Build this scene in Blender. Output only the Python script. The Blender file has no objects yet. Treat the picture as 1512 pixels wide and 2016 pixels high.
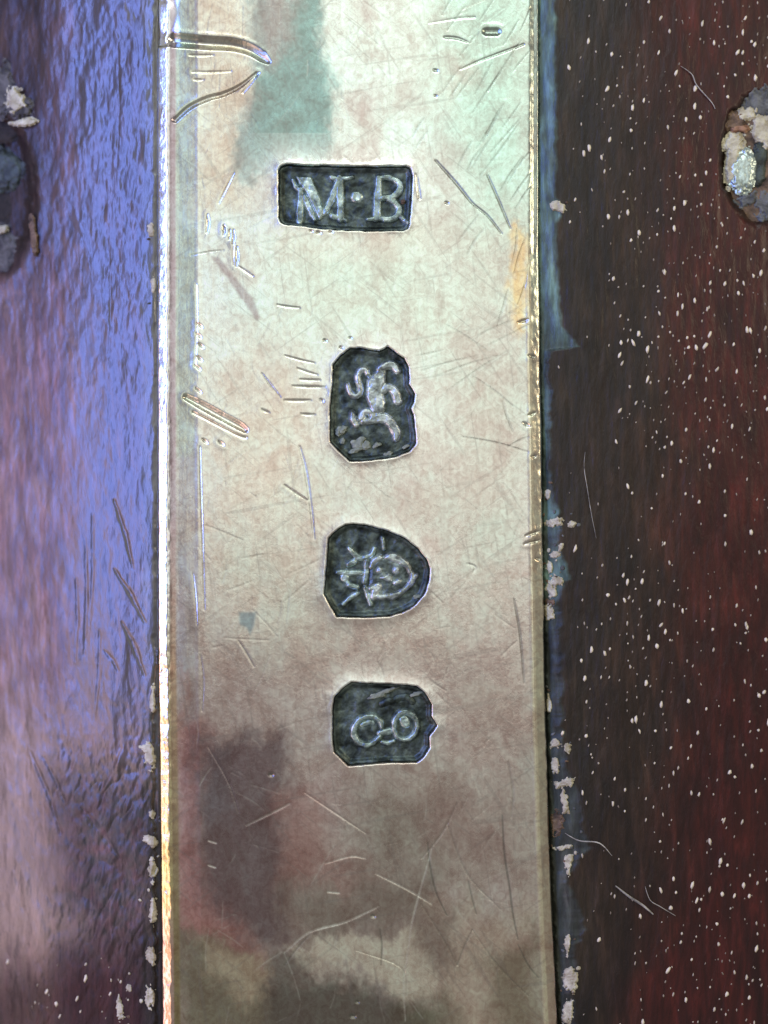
import bpy, bmesh, math
import numpy as np
from mathutils import Vector, Matrix

# ------------------------------------------------------------------ scale
# A macro photograph: 1 photo pixel = 1 mm here (the real object is about a hundred times smaller).
U = 0.001
CAMZ = 3.0
def wx(p): return (p - 756.0) * U
def wy(p): return (1008.0 - p) * U

scene = bpy.context.scene
C = scene.collection

# ------------------------------------------------------------------ camera
cam = bpy.data.cameras.new("camera")
cam.sensor_fit = 'VERTICAL'
cam.sensor_height = 24.0
cam.lens = 12.0 * CAMZ / 1.008
cam.clip_start = 0.05
cam.clip_end = 100
cam.dof.use_dof = True
cam.dof.focus_distance = CAMZ
cam.dof.aperture_fstop = 0.30
camo = bpy.data.objects.new("camera", cam)
camo.location = (0, 0, CAMZ)
C.objects.link(camo)
scene.camera = camo

# ------------------------------------------------------------------ world and lamps
world = bpy.data.worlds.new("World")
scene.world = world
world.use_nodes = True
bg = world.node_tree.nodes["Background"]
bg.inputs[0].default_value = (0.78, 0.77, 0.74, 1)
bg.inputs[1].default_value = 0.40

def area(name, loc, target, sx, sy, radiance, col, spread=180):
    l = bpy.data.lights.new(name, 'AREA')
    l.shape = 'RECTANGLE'; l.size = sx; l.size_y = sy
    l.energy = radiance * math.pi * sx * sy
    l.color = col
    l.spread = math.radians(spread)
    o = bpy.data.objects.new(name, l)
    o.location = loc
    d = Vector(target) - Vector(loc)
    o.rotation_euler = d.to_track_quat('-Z', 'Y').to_euler()
    C.objects.link(o)
    return o

def polar(dist, ang_left, y):
    a = math.radians(ang_left)
    return (-dist * math.sin(a), y, dist * math.cos(a))

# size 1 of the lamps at the left runs along the photo's height, size 2 across
area("window_lamp", (0.25, 1.45, 3.7), (0.1, 0.4, 0), 3.0, 4.2, 0.70, (0.94, 1.0, 0.93))
area("added_glare_lamp", (0.1, 3.7, 3.1), (0.0, 0.3, 0), 3.2, 1.0, 4.6, (0.88, 1.0, 0.93))  # added lamp, puts bright glare on the rims round the marks
area("blue_window_lamp", polar(3.6, 48, 0.95), (-0.6, 0.3, 0), 3.7, 0.72, 14.5, (0.19, 0.30, 1.0))
area("pink_lamp", polar(3.6, 67, -1.0), (-0.6, 0.0, 0), 3.4, 0.9, 3.0, (1.0, 0.62, 0.62))
area("warm_lamp", polar(3.6, 50, -1.9), (-0.4, -0.6, 0), 1.7, 1.0, 1.15, (1.0, 0.74, 0.44))
area("added_fleck_lamp", (3.4, 1.2, 1.9), (0.3, 0, 0), 1.0, 1.0, 8.5, (1.0, 0.86, 0.62))  # added warm lamp, lifts the pale flecks out of the blue

scene.view_settings.view_transform = 'Standard'
scene.view_settings.look = 'None'
scene.view_settings.exposure = 0
scene.view_settings.gamma = 1

# ------------------------------------------------------------------ numeric helpers
def _hash(ix, iy, seed):
    h = (ix * 374761393 + iy * 668265263 + seed * 974634777) & 0xffffffff
    h = ((h ^ (h >> 13)) * 1274126177) & 0xffffffff
    h = h ^ (h >> 16)
    return (h & 0xffffff) / float(0xffffff)

def vnoise(x, y, seed=0):
    x = np.asarray(x, float); y = np.asarray(y, float)
    fx = np.floor(x); fy = np.floor(y)
    ix = fx.astype(np.int64); iy = fy.astype(np.int64)
    tx = x - fx; ty = y - fy
    tx = tx * tx * (3 - 2 * tx); ty = ty * ty * (3 - 2 * ty)
    a = _hash(ix, iy, seed); b = _hash(ix + 1, iy, seed)
    c = _hash(ix, iy + 1, seed); d = _hash(ix + 1, iy + 1, seed)
    return (a * (1 - tx) + b * tx) * (1 - ty) + (c * (1 - tx) + d * tx) * ty

def fbm(x, y, seed=0, octv=3):
    r = 0; amp = 1; tot = 0
    for k in range(octv):
        r = r + amp * vnoise(x * 2 ** k + 17.3 * k, y * 2 ** k - 9.1 * k, seed + k * 31)
        tot += amp; amp *= 0.5
    return r / tot - 0.5            # about -0.5 .. 0.5

def sstep(a, b, x):
    t = np.clip((x - a) / (b - a), 0, 1)
    return t * t * (3 - 2 * t)

def sdf_poly(X, Y, P):
    P = np.asarray(P, float)
    d = np.full(X.shape, 1e18); s = np.ones(X.shape)
    n = len(P)
    for i in range(n):
        a = P[i]; b = P[i - 1]
        ex, ey = b - a
        px, py = X - a[0], Y - a[1]
        t = np.clip((px * ex + py * ey) / (ex * ex + ey * ey + 1e-12), 0, 1)
        bx, by = px - ex * t, py - ey * t
        d = np.minimum(d, bx * bx + by * by)
        c1 = Y >= a[1]; c2 = Y < b[1]; c3 = ex * py > ey * px
        flip = (c1 & c2 & c3) | (~c1 & ~c2 & ~c3)
        s = np.where(flip, -s, s)
    return s * np.sqrt(d)

def stroke(X, Y, pts):
    """signed distance to a polyline of (x, y, halfwidth)"""
    r = np.full(X.shape, 1e9)
    if len(pts) == 1:
        return np.hypot(X - pts[0][0], Y - pts[0][1]) - pts[0][2]
    for (ax, ay, aw), (bx, by, bw) in zip(pts[:-1], pts[1:]):
        ex, ey = bx - ax, by - ay
        px, py = X - ax, Y - ay
        t = np.clip((px * ex + py * ey) / (ex * ex + ey * ey + 1e-12), 0, 1)
        r = np.minimum(r, np.hypot(px - ex * t, py - ey * t) - (aw + (bw - aw) * t))
    return r

def axis(segs):
    """segs: list of (start, end, step)"""
    out = []
    for a, b, s in segs:
        n = max(1, int(round((b - a) / s)))
        out.append(np.linspace(a, b, n, endpoint=False))
    out.append(np.array([segs[-1][1]]))
    return np.concatenate(out)

def link(o, parent=None):
    C.objects.link(o)
    if parent: o.parent = parent
    return o

def tag(o, label=None, cat=None, group=None, kind=None):
    if label: o['label'] = label
    if cat: o['category'] = cat
    if group: o['group'] = group
    if kind: o['kind'] = kind
    return o

def grid_object(name, PX, PY, Z, mat, parent=None, keep=None, attrs=None, unproject=False):
    """height field in photo px (Z too) -> mesh object"""
    H, W = PX.shape
    idx = np.arange(H * W).reshape(H, W)
    q = np.stack([idx[:-1, :-1], idx[1:, :-1], idx[1:, 1:], idx[:-1, 1:]], -1).reshape(-1, 4)
    if keep is not None:
        kf = (keep[:-1, :-1] | keep[1:, :-1] | keep[1:, 1:] | keep[:-1, 1:]).reshape(-1)
        q = q[kf]
    used = np.zeros(H * W, bool); used[q.reshape(-1)] = True
    remap = np.cumsum(used) - 1
    q = remap[q]
    X = (PX.reshape(-1)[used] - 756.0) * U
    Y = (1008.0 - PY.reshape(-1)[used]) * U
    z = Z.reshape(-1)[used] * U
    if unproject:
        k = (CAMZ - z) / CAMZ
        X = X * k; Y = Y * k
    me = bpy.data.meshes.new(name)
    nv, nf = len(X), len(q)
    me.vertices.add(nv)
    me.vertices.foreach_set("co", np.stack([X, Y, z], -1).astype(np.float32).reshape(-1))
    me.loops.add(nf * 4)
    me.loops.foreach_set("vertex_index", q.reshape(-1).astype(np.int32))
    me.polygons.add(nf)
    me.polygons.foreach_set("loop_start", np.arange(0, nf * 4, 4, dtype=np.int32))
    me.update(calc_edges=True)
    me.polygons.foreach_set("use_smooth", np.ones(nf, bool))
    for k, v in (attrs or {}).items():
        if v.ndim == 3:
            a = me.attributes.new(k, 'FLOAT_COLOR', 'POINT')
            col = np.ones((nv, 4), np.float32); col[:, :3] = v.reshape(-1, 3)[used]
            a.data.foreach_set("color", col.reshape(-1))
        else:
            a = me.attributes.new(k, 'FLOAT', 'POINT')
            a.data.foreach_set("value", v.reshape(-1)[used].astype(np.float32))
    me.materials.append(mat)
    return link(bpy.data.objects.new(name, me), parent)

# ------------------------------------------------------------------ material helpers
class NT:
    def __init__(s, name):
        s.m = bpy.data.materials.new(name); s.m.use_nodes = True
        s.t = s.m.node_tree; s.p = s.t.nodes["Principled BSDF"]
    def n(s, kind, **kw):
        nd = s.t.nodes.new(kind)
        for k, v in kw.items(): setattr(nd, k, v)
        return nd
    def l(s, a, b): s.t.links.new(a, b)
    def coords(s, sx, sy, sz=1):
        tc = s.n('ShaderNodeTexCoord'); mp = s.n('ShaderNodeMapping')
        mp.inputs['Scale'].default_value = (sx, sy, sz)
        s.l(tc.outputs['Object'], mp.inputs['Vector'])
        return mp.outputs['Vector']
    def noise(s, vec, scale, detail=3, rough=0.55, dist=0.0):
        nd = s.n('ShaderNodeTexNoise')
        nd.inputs['Scale'].default_value = scale; nd.inputs['Detail'].default_value = detail
        nd.inputs['Roughness'].default_value = rough; nd.inputs['Distortion'].default_value = dist
        s.l(vec, nd.inputs['Vector'])
        return nd.outputs['Fac']
    def ramp(s, fac, stops):
        r = s.n('ShaderNodeValToRGB')
        e = r.color_ramp.elements
        while len(e) < len(stops): e.new(0.5)
        for i, (p, c) in enumerate(stops):
            e[i].position = p
            e[i].color = (c, c, c, 1) if isinstance(c, (int, float)) else (*c, 1)
        s.l(fac, r.inputs[0])
        return r.outputs[0]
    def mix(s, fac, a, b, blend='MIX'):
        m = s.n('ShaderNodeMix', data_type='RGBA', blend_type=blend)
        for sock, v in ((m.inputs[0], fac), (m.inputs[6], a), (m.inputs[7], b)):
            if isinstance(v, (int, float)): sock.default_value = v
            elif isinstance(v, tuple): sock.default_value = (*v, 1)
            else: s.l(v, sock)
        return m.outputs[2]
    def math(s, op, a, b):
        m = s.n('ShaderNodeMath', operation=op)
        for sock, v in ((m.inputs[0], a), (m.inputs[1], b)):
            if isinstance(v, (int, float)): sock.default_value = v
            else: s.l(v, sock)
        return m.outputs[0]
    def attr(s, name, out='Color'):
        a = s.n('ShaderNodeAttribute', attribute_name=name)
        return a.outputs[out]
    def bump(s, h, strength, dist, prev=None):
        b = s.n('ShaderNodeBump')
        b.inputs['Strength'].default_value = strength; b.inputs['Distance'].default_value = dist
        s.l(h, b.inputs['Height'])
        if prev: s.l(prev, b.inputs['Normal'])
        return b.outputs[0]

def silver_material():
    s = NT("tarnished_silver")
    v = s.coords(1, 1); vy = s.coords(1, 0.22); 
    fine = s.noise(s.coords(1, 0.9), 85, 4, 0.65, 0.9)
    blot = s.noise(s.coords(1, 0.85), 13, 3, 0.55, 0.8)
    brush = s.noise(s.coords(1, 0.06), 150, 3, 0.6)
    # the film of tarnish: patches of thin pinkish film over paler metal
    t = s.attr("tint")
    m1 = s.ramp(fine, [(0.34, (0.86, 0.81, 0.78)), (0.49, (0.98, 0.97, 0.95)), (0.62, (1.08, 1.12, 1.09))])
    m2 = s.ramp(blot, [(0.32, (0.88, 0.80, 0.79)), (0.5, (1.0, 0.99, 0.97)), (0.68, (1.07, 1.14, 1.10))])
    m3 = s.ramp(brush, [(0.32, 0.93), (0.62, 1.03)])
    c = s.mix(1.0, t, m1, 'MULTIPLY')
    c = s.mix(1.0, c, m2, 'MULTIPLY')
    c = s.mix(0.8, c, m3, 'MULTIPLY')
    hair = None
    for ang_, sc_, off_ in ((-33, 95, 0.0), (55, 80, 3.1), (-8, 110, 7.7), (80, 70, 11.3), (-52, 120, 5.2)):
        tc = s.n('ShaderNodeTexCoord'); mp = s.n('ShaderNodeMapping')
        mr = s.n('ShaderNodeMapping'); mr.inputs['Rotation'].default_value = (0, 0, math.radians(ang_))
        mp.inputs['Scale'].default_value = (1, 0.045, 1); mp.inputs['Location'].default_value = (off_, off_, 0)
        s.l(tc.outputs['Object'], mr.inputs['Vector']); s.l(mr.outputs['Vector'], mp.inputs['Vector'])
        h = s.ramp(s.noise(mp.outputs['Vector'], sc_, 2, 0.5), [(0.63, 0.0), (0.70, 1.0)])
        hair = h if hair is None else s.math('MAXIMUM', hair, h)
    c = s.mix(s.math('MULTIPLY', hair, 0.24), c, (0.30, 0.27, 0.25))
    cl = s.n('ShaderNodeMix', data_type='RGBA', blend_type='DARKEN'); cl.inputs[0].default_value = 1
    cl.inputs[7].default_value = (0.98, 0.98, 0.97, 1); s.l(c, cl.inputs[6])
    s.l(cl.outputs[2], s.p.inputs['Base Color'])
    s.p.inputs['Metallic'].default_value = 1
    r = s.math('ADD', s.ramp(blot, [(0.3, 0.22), (0.7, 0.31)]), s.attr("rough", 'Fac'))
    s.l(r, s.p.inputs['Roughness'])
    b = s.bump(s.noise(v, 110, 3, 0.6, 0.6), 0.16, 0.002)
    b = s.bump(brush, 0.12, 0.0014, b)
    b = s.bump(hair, -0.20, 0.0014, b)
    s.l(b, s.p.inputs['Normal'])
    return s.m

def oxide_material(name, ca, cb, cc, rough):
    s = NT(name)
    v = s.coords(1, 1)
    a = s.noise(v, 42, 4, 0.62, 0.4)
    c = s.ramp(a, [(0.35, ca), (0.52, cb), (0.68, cc)])
    s.l(c, s.p.inputs['Base Color'])
    s.p.inputs['Metallic'].default_value = 0.9
    s.p.inputs['Roughness'].default_value = rough
    s.l(s.bump(a, 0.3, 0.004), s.p.inputs['Normal'])
    return s.m

def wood_material():
    s = NT("polished_mahogany")
    v = s.coords(1, 1)
    streak = s.noise(s.coords(1, 0.16), 60, 4, 0.65, 0.4)
    blot = s.noise(s.coords(1, 0.45), 10, 3, 0.5, 0.6)
    c = s.attr("tint")
    m = s.ramp(streak, [(0.34, 0.55), (0.52, 1.0), (0.70, 1.9)])
    c = s.mix(1.0, c, m, 'MULTIPLY')
    m = s.ramp(blot, [(0.36, (0.75, 0.72, 0.8)), (0.64, (1.3, 1.2, 1.1))])
    c = s.mix(1.0, c, m, 'MULTIPLY')
    s.l(c, s.p.inputs['Base Color'])
    s.l(s.attr("rough", 'Fac'), s.p.inputs['Roughness'])
    s.p.inputs['IOR'].default_value = 1.40
    s.l(s.attr("gloss", 'Fac'), s.p.inputs['Coat Weight'])
    s.p.inputs['Coat Roughness'].default_value = 0.34
    s.p.inputs['Coat IOR'].default_value = 1.9
    b = s.bump(s.noise(s.coords(1, 0.3), 95, 3, 0.6, 0.5), 0.6, 0.004)
    s.l(b, s.p.inputs['Normal']); 
    b2 = s.bump(s.noise(s.coords(1, 0.3), 95, 3, 0.6, 0.5), 0.28, 0.003)
    s.l(b2, s.p.inputs['Coat Normal'])
    return s.m

def crumb_material(name, ca, cb, rough=0.8, metal=0.0, scale=45, bump=0.006):
    s = NT(name)
    v = s.coords(1, 1)
    a = s.noise(v, scale, 4, 0.6, 0.5)
    s.l(s.ramp(a, [(0.35, ca), (0.65, cb)]), s.p.inputs['Base Color'])
    s.p.inputs['Roughness'].default_value = rough
    s.p.inputs['Metallic'].default_value = metal
    s.l(s.bump(a, 0.8, bump), s.p.inputs['Normal'])
    return s.m

SILVER = silver_material()
OXIDE = oxide_material("blackened_silver", (0.026, 0.032, 0.028), (0.080, 0.100, 0.088), (0.17, 0.205, 0.175), 0.48)
RELIEF = oxide_material("worn_relief_silver", (0.13, 0.16, 0.15), (0.36, 0.45, 0.41), (0.70, 0.82, 0.76), 0.36)
FACE = oxide_material("worn_face_silver", (0.05, 0.06, 0.055), (0.15, 0.185, 0.17), (0.32, 0.38, 0.35), 0.40)
BRIGHT = oxide_material("rubbed_relief_silver", (0.20, 0.22, 0.21), (0.52, 0.58, 0.55), (0.80, 0.84, 0.80), 0.34)
WOOD = wood_material()
CREAM = crumb_material("dried_polish", (0.36, 0.30, 0.19), (0.72, 0.66, 0.48))
def fleck_material():
    s = NT("pore_filler")
    c = s.mix(s.attr("dirt", 'Fac'), (0.10, 0.055, 0.035), (0.88, 0.76, 0.56))
    s.l(c, s.p.inputs['Base Color']); s.p.inputs['Roughness'].default_value = 0.6
    return s.m
FLECK = fleck_material()
BROWN = crumb_material("brown_crust", (0.05, 0.03, 0.018), (0.24, 0.15, 0.09))
GREY = crumb_material("grey_crust", (0.05, 0.05, 0.048), (0.20, 0.20, 0.19))
IRON = crumb_material("corroded_iron", (0.012, 0.014, 0.012), (0.085, 0.105, 0.09), 0.6, 0.2)
PINSILVER = crumb_material("bright_pin_metal", (0.26, 0.31, 0.29), (0.78, 0.90, 0.85), 0.36, 0.9, 18, 0.003)
HAIR = crumb_material("pale_fibre", (0.16, 0.14, 0.12), (0.62, 0.57, 0.48), 0.5)

# ------------------------------------------------------------------ the wood under and beside the band
def xL(y): return 309 + 2.0 * fbm(y / 300, y * 0, 3, 2) + np.interp(y, [0, 700, 1300, 2016], [0, 0, 1, 9])
def xR(y): return np.interp(y, [0, 400, 800, 1100, 1350, 1700, 2016], [1061, 1061, 1066, 1070, 1073, 1083, 1098]) + 1.6 * fbm(y / 120, y * 0, 5, 2)

# width of the broken bevel on the right wood beside the band
BEV_Y = [-500, 0, 200, 390, 400, 425, 440, 520, 600, 640, 660, 683, 692, 760, 900, 960, 1000, 1030, 1060, 1100, 1140, 1152, 1200, 1300, 1400, 1450, 1500, 1530, 1560, 1640, 1668, 1690, 1740, 1790, 1830, 1860, 1950, 2016, 2500]
BEV_W = [30, 32, 34, 32, 42, 46, 34, 34, 38, 44, 58, 82, 22, 18, 20, 20, 26, 40, 36, 38, 54, 34, 32, 34, 36, 34, 34, 42, 58, 62, 84, 60, 34, 50, 62, 40, 34, 32, 30]
# bevel's reach beside the left edge
def wood_height(px, py):
    z = np.zeros(px.shape)
    L = xL(py); R = xR(py)
    dl = np.clip(L - 6 - px, 0, None)                # distance left of the band
    t = dl / 300.0
    zl = -6 - 300 * (0.30 * t + 0.11 * t * t)
    zl = np.where(dl > 340, -6 - 300 * (0.30 * 1.133 + 0.11 * 1.284) - (dl - 340) * 0.55, zl)
    dr = np.clip(px - R - 8, 0, None)
    s = np.clip(dr - 60, 0, None) / 380.0
    zr = -3 - 380 * (0.02 * s + 0.075 * s * s)
    zr = np.where(s > 1.4, -3 - 380 * (0.02 * 1.4 + 0.075 * 1.96) - (s - 1.4) * 380 * 0.23, zr)
    # ragged bevel of the right wood
    bw = np.interp(py, BEV_Y, BEV_W) - 8 + np.interp(py, [600, 700], [8, 24]) * fbm(py / 17, px * 0 + 3, 71, 4)
    e = px - R - 6
    f = np.clip(1 - e / np.maximum(bw, 4), 0, 1)
    depth = np.interp(py, [-500, 600, 690, 1000, 1400, 2500], [9, 9, 8, 14, 15, 15])
    zr = zr - depth * f - 5.0 * (f > 0) * fbm(px / 22, py / 45, 74, 2)
    zr = zr - np.interp(py, [0, 640, 760, 2016], [8, 8, 14, 16]) * sstep(4, -4, e - np.interp(py, [0, 640, 760, 2016], [-8, -8, -6, -3]) + 5 * fbm(py / 9, px * 0, 77, 2))
    # left wood: ragged at the band, more so below
    rag = np.interp(py, [-500, 420, 1300, 1480, 1800, 2500], [1, 2, 3, 8, 9, 9])
    gl = (L - px) - rag - 9 * fbm(py / 17, px * 0, 79, 3)
    zl = zl - np.interp(py, [0, 1200, 1400, 2016], [3, 4, 9, 10]) * sstep(7, -3, gl)
    right = px > 690
    z = np.where(right, zr, zl)
    under = sstep(1, 11, px - L) * sstep(1, 11, R - px)
    z = z * (1 - under) - 46 * under
    return z

def wood_relief(px, py):
    """tooling, wear and breaks on the surface"""
    left = px < 690
    wl = fbm(px / 13 + 1.5 * fbm(px / 50, py / 80, 4), py / 34, 11, 3) * 4.6 + np.abs(fbm(px / 24, py / 60, 13, 3)) * 5 + fbm(px / 55, py / 150, 15, 2) * 10
    calm = np.interp(py, [0, 480, 700, 1000, 1500, 2016], [1.25, 1.1, 0.75, 0.55, 0.8, 0.9])
    wl = wl * calm * 0.72
    # frayed area below the blue reflection
    wfr = 120 * fbm(px / 60, py / 90, 23, 3)
    fr = sstep(60, 190, px + wfr) * sstep(1400, 1560, py + wfr) * sstep(2080, 1850, py)
    wl = wl + fr * (9 * np.abs(fbm(px / 26 + py / 70, py / 60, 21, 3)) * 2 - 4 + 4 * fbm(px / 10, py / 26, 22, 3))
    # diagonal splits near (215..270, 1000..1300)
    for (ax, ay, bx, by, w, d) in [(225, 985, 262, 1120, 4, 9), (225, 1120, 285, 1225, 4, 10), (240, 1225, 285, 1330, 5, 9),
                                   (205, 1280, 232, 1320, 3, 7), (150, 1140, 148, 1300, 3, 5), (168, 1060, 166, 1290, 3, 5),
                                   (182, 1010, 176, 1240, 2.5, 5), (196, 1240, 186, 1420, 3, 5), (215, 500, 214, 700, 2, 5),
                                   (232, 90, 230, 330, 2, 5), (60, 1480, 120, 1640, 4, 8), (160, 1590, 235, 1690, 6, 10),
                                   (85, 1490, 135, 1600, 3, 6)]:
        dd = stroke(px, py, [(ax, ay, w * 0.3), ((ax + bx) / 2 + 4, (ay + by) / 2, w), (bx, by, w * 0.3)])
        wl = wl - 0.25 * d * sstep(2.5, -2.5, dd + 3 * fbm(px / 8, py / 14, 25, 2))
    wr = fbm(px / 10, py / 45, 31, 3) * 2.6 + fbm(px / 60, py / 160, 35, 2) * 7
    return np.where(left, wl, wr)

PITL = (-22, 385, 92, 165); PITR = (1492, 312, 74, 132)
def pits(px, py):
    a = np.hypot((px - PITL[0]) / PITL[2], (py - PITL[1]) / PITL[3]) + 0.10 * fbm(px / 22, py / 22, 41, 2)
    b = np.hypot((px - PITR[0]) / PITR[2], (py - PITR[1]) / PITR[3]) + 0.16 * fbm(px / 26, py / 26, 43, 2)
    return a, b

def wood_all(px, py):
    z = wood_height(px, py) + wood_relief(px, py) * (1 - sstep(-2, 6, px - xL(py) + 8) * sstep(-2, 6, xR(py) + 6 - px))
    a, b = pits(px, py)
    z = z - 26 * sstep(1.08, 0.80, a + 0.16 * fbm(px / 14, py / 20, 45, 3)) + 4 * sstep(1.35, 1.08, a) * sstep(0.95, 1.08, a)
    z = z - 20 * sstep(1.06, 0.86, b + 0.12 * fbm(px / 12, py / 14, 46, 3))
    return z

px = axis([(-420, 0, 9), (0, 318, 1.9), (318, 1050, 30), (1050, 1200, 1.8), (1200, 1512, 2.4), (1512, 1930, 9)])
py = axis([(-420, 0, 9), (0, 2016, 2.2), (2016, 2440, 9)])
PX, PY = np.meshgrid(px, py)
Z = wood_all(PX, PY)

# colour of the wood: red mahogany, slight reflection and polish haze painted in by the band, dusty worn film on the left
red = np.array([0.045, 0.0062, 0.0045]); brown = np.array([0.024, 0.0125, 0.0070]); dark = np.array([0.018, 0.0140, 0.0085])
mauve = np.array([0.105, 0.055, 0.055]); dust = np.array([0.12, 0.085, 0.065]); grey = np.array([0.050, 0.046, 0.043])
def lerp(c, col, m): return c * (1 - m[..., None]) + col * m[..., None]
warp = 60 * fbm(PX / 90, PY / 130, 51, 3)
col = np.empty(PX.shape + (3,)); col[:] = brown
right = PX > 690
m = sstep(1235, 1420, PX + np.interp(PY, [0, 500, 1200, 1700, 2016], [60, 20, -30, 0, 90]) + warp * 1.6)
col = lerp(col, red, m * right)
m = sstep(1240, 1100, PX + warp) * (0.5 + fbm(PX / 50, PY / 90, 53, 3)) 
col = lerp(col, dark, np.clip(m * 1.2, 0, 1) * right)
bw = np.interp(PY, BEV_Y, BEV_W) + np.interp(PY, [600, 700], [8, 24]) * fbm(PY / 17, PX * 0 + 3, 71, 4)
m = sstep(5, -8, PX - xR(PY) - bw + 6 * fbm(PX / 9, PY / 14, 55, 2)) * right
col = lerp(col, np.array([0.026, 0.024, 0.019]), m)
teal_refl = np.array([0.115, 0.205, 0.175])  # teal reflection along the bevel, put into the wood's colour
m2 = m * np.interp(PY, [0, 640, 700, 980, 1010, 1060, 1130, 1200, 1500, 2016], [1, 1, .45, .45, .95, .2, .9, .2, .15, .1]) * np.clip(0.75 + 1.1 * fbm(PX / 12, PY / 30, 56, 3), 0, 1)
col = lerp(col, teal_refl, m2)
left = ~right
m = np.clip(0.62 + 0.9 * fbm(PX / 14, PY / 46, 57, 3) + 0.3 * sstep(500, 900, PY), 0, 1) * left * (1 - 0.7 * sstep(110, 180, PX + warp * 0.5) * sstep(1500, 1350, PY))
col = lerp(col, mauve, m)
m = sstep(170, 30, PX + warp) * sstep(900, 1300, PY) * sstep(1980, 1800, PY + warp) * left
col = lerp(col, dust, m * 0.8)
m = sstep(50, 170, PX + warp * 2.2) * sstep(1430, 1580, PY + warp * 1.2) * left
col = lerp(col, grey * 1.0, m * np.clip(0.55 + 1.9 * fbm(PX / 12, PY / 18, 59, 3), 0, 1))
m = sstep(1790, 1990, PY + warp * 1.0 + PX * 0.12) * left
col = lerp(col, np.array([0.034, 0.010, 0.009]), m)
low = m
m = sstep(270, 290, PX + 12 * fbm(PY / 30, PX * 0, 61, 2)) * left
col = lerp(col, dark * 1.6, m * 0.9 * sstep(1250, 1400, PY))
col = lerp(col, np.array([0.075, 0.075, 0.062]), m * 0.8 * sstep(1400, 1250, PY))
pa, pb = pits(PX, PY)
col = lerp(col, np.array([0.03, 0.018, 0.010]), sstep(1.1, 0.95, pa) * left)
col = lerp(col, np.array([0.02, 0.010, 0.006]), sstep(1.08, 0.95, pb) * right)
m = sstep(1.35, 1.1, pa) * sstep(330, 120, PY) * left
col = lerp(col, np.array([0.050, 0.024, 0.016]), m * 0.9)
rough = np.where(left, 0.42 + 0.25 * sstep(1480, 1600, PY) * sstep(80, 150, PX), 0.45) + 0.15 * fbm(PX / 30, PY / 40, 63, 2)
gloss = np.where(left, 1.0 - 0.75 * sstep(1440, 1620, PY + warp * 1.2) * sstep(50, 170, PX + warp * 2.2), 0.08)
gloss = gloss * (1 - 0.85 * low)
wl_ = sstep(175, 95, PX + warp * 0.7) * left * sstep(1500, 1300, PY)
gloss = gloss * (1 - 0.62 * wl_ * np.clip(0.8 + 1.4 * fbm(PX / 14, PY / 40, 65, 2), 0, 1))
col = lerp(col, np.array([0.135, 0.070, 0.070]), wl_ * 0.7 * sstep(450, 700, PY))  # pink reflection at the far left put into the base colour
mt = sstep(140, 60, PX + warp * 0.5 + PY * 0.05) * sstep(620, 380, PY + warp) * left
col = lerp(col, np.array([0.040, 0.025, 0.020]) , mt * 0.85)
gloss = gloss * (1 - 0.8 * mt)
gloss = gloss * (1 - 0.8 * sstep(1.08, 0.98, pa)) * (1 - 0.8 * sstep(1.08, 0.98, pb))
m = sstep(6, -6, PX - xR(PY) - bw) * right
gloss = np.where(m > 0, np.maximum(gloss, 0.10 * m * np.interp(PY, [0, 650, 1100, 1500, 2016], [1, 1, .0, .0, .0])), gloss)
rough = rough + 0.3 * m * (PY > 690)
wood = grid_object("wood_panel", PX, PY, Z, WOOD, None, None, {"tint": col, "rough": np.clip(rough, 0.2, 0.9), "gloss": np.clip(gloss, 0, 1)}, True)
tag(wood, "dark red polished wood with a worn glossy left side, holding the silver band", "wood panel")

def wood_point(px, py, lift=0.0):
    z = float(wood_all(np.array([[float(px)]]), np.array([[float(py)]]))[0, 0]) + lift
    k = (CAMZ - z * U) / CAMZ
    return Vector((wx(px) * k, wy(py) * k, z * U))

# ------------------------------------------------------------------ pore filler flecks in the wood
rng = np.random.default_rng(11)
def ico_template(sub):
    bm = bmesh.new(); bmesh.ops.create_icosphere(bm, subdivisions=sub, radius=1.0)
    v = np.array([p.co[:] for p in bm.verts]); f = np.array([[p.index for p in q.verts] for q in bm.faces])
    bm.free(); return v, f
IV1, IF1 = ico_template(1)
IV2, IF2 = ico_template(3)

def tri_object(name, V, F, mat, parent=None, smooth=True):
    me = bpy.data.meshes.new(name)
    me.vertices.add(len(V)); me.vertices.foreach_set("co", np.asarray(V, np.float32).reshape(-1))
    n = len(F); me.loops.add(n * 3); me.loops.foreach_set("vertex_index", np.asarray(F, np.int32).reshape(-1))
    me.polygons.add(n); me.polygons.foreach_set("loop_start", np.arange(0, n * 3, 3, dtype=np.int32))
    me.update(calc_edges=True)
    me.polygons.foreach_set("use_smooth", np.full(n, smooth, bool))
    me.materials.append(mat)
    return link(bpy.data.objects.new(name, me), parent)

fx, fy = [], []
cand = []
for _ in range(6500):
    x = rng.uniform(1085, 1900); y = rng.uniform(-380, 2400)
    p = np.interp(x, [1095, 1150, 1220, 1320, 1900], [0.03, 0.22, 0.75, 1.0, 0.9])
    p *= np.clip(0.75 + 2.2 * float(fbm(np.array([x / 130.0]), np.array([y / 200.0]), 91, 3)[0]), 0.15, 1)
    if rng.random() < p: cand.append((x, y))
for _ in range(260):
    x = rng.uniform(-380, 250); y = rng.uniform(1880, 2400)
    if y + 0.12 * x + rng.normal() * 25 > 1925: cand.append((x, y))
cell = {}
pts = []
for x, y in cand:
    k = (int(x // 15), int(y // 21))
    if k in cell: continue
    cell[k] = 1; pts.append((x, y))
pts = np.array(pts)
n = len(pts)
big = rng.random(n) ** 3.2
wv = 1.05 + 2.5 * big + rng.uniform(0, 0.6, n)
lv = wv * rng.uniform(1.1, 2.6, n)
ang = rng.normal(-0.14, 0.22, n)
zz = wood_all(pts[:, 0][None, :], pts[:, 1][None, :])[0]
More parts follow.
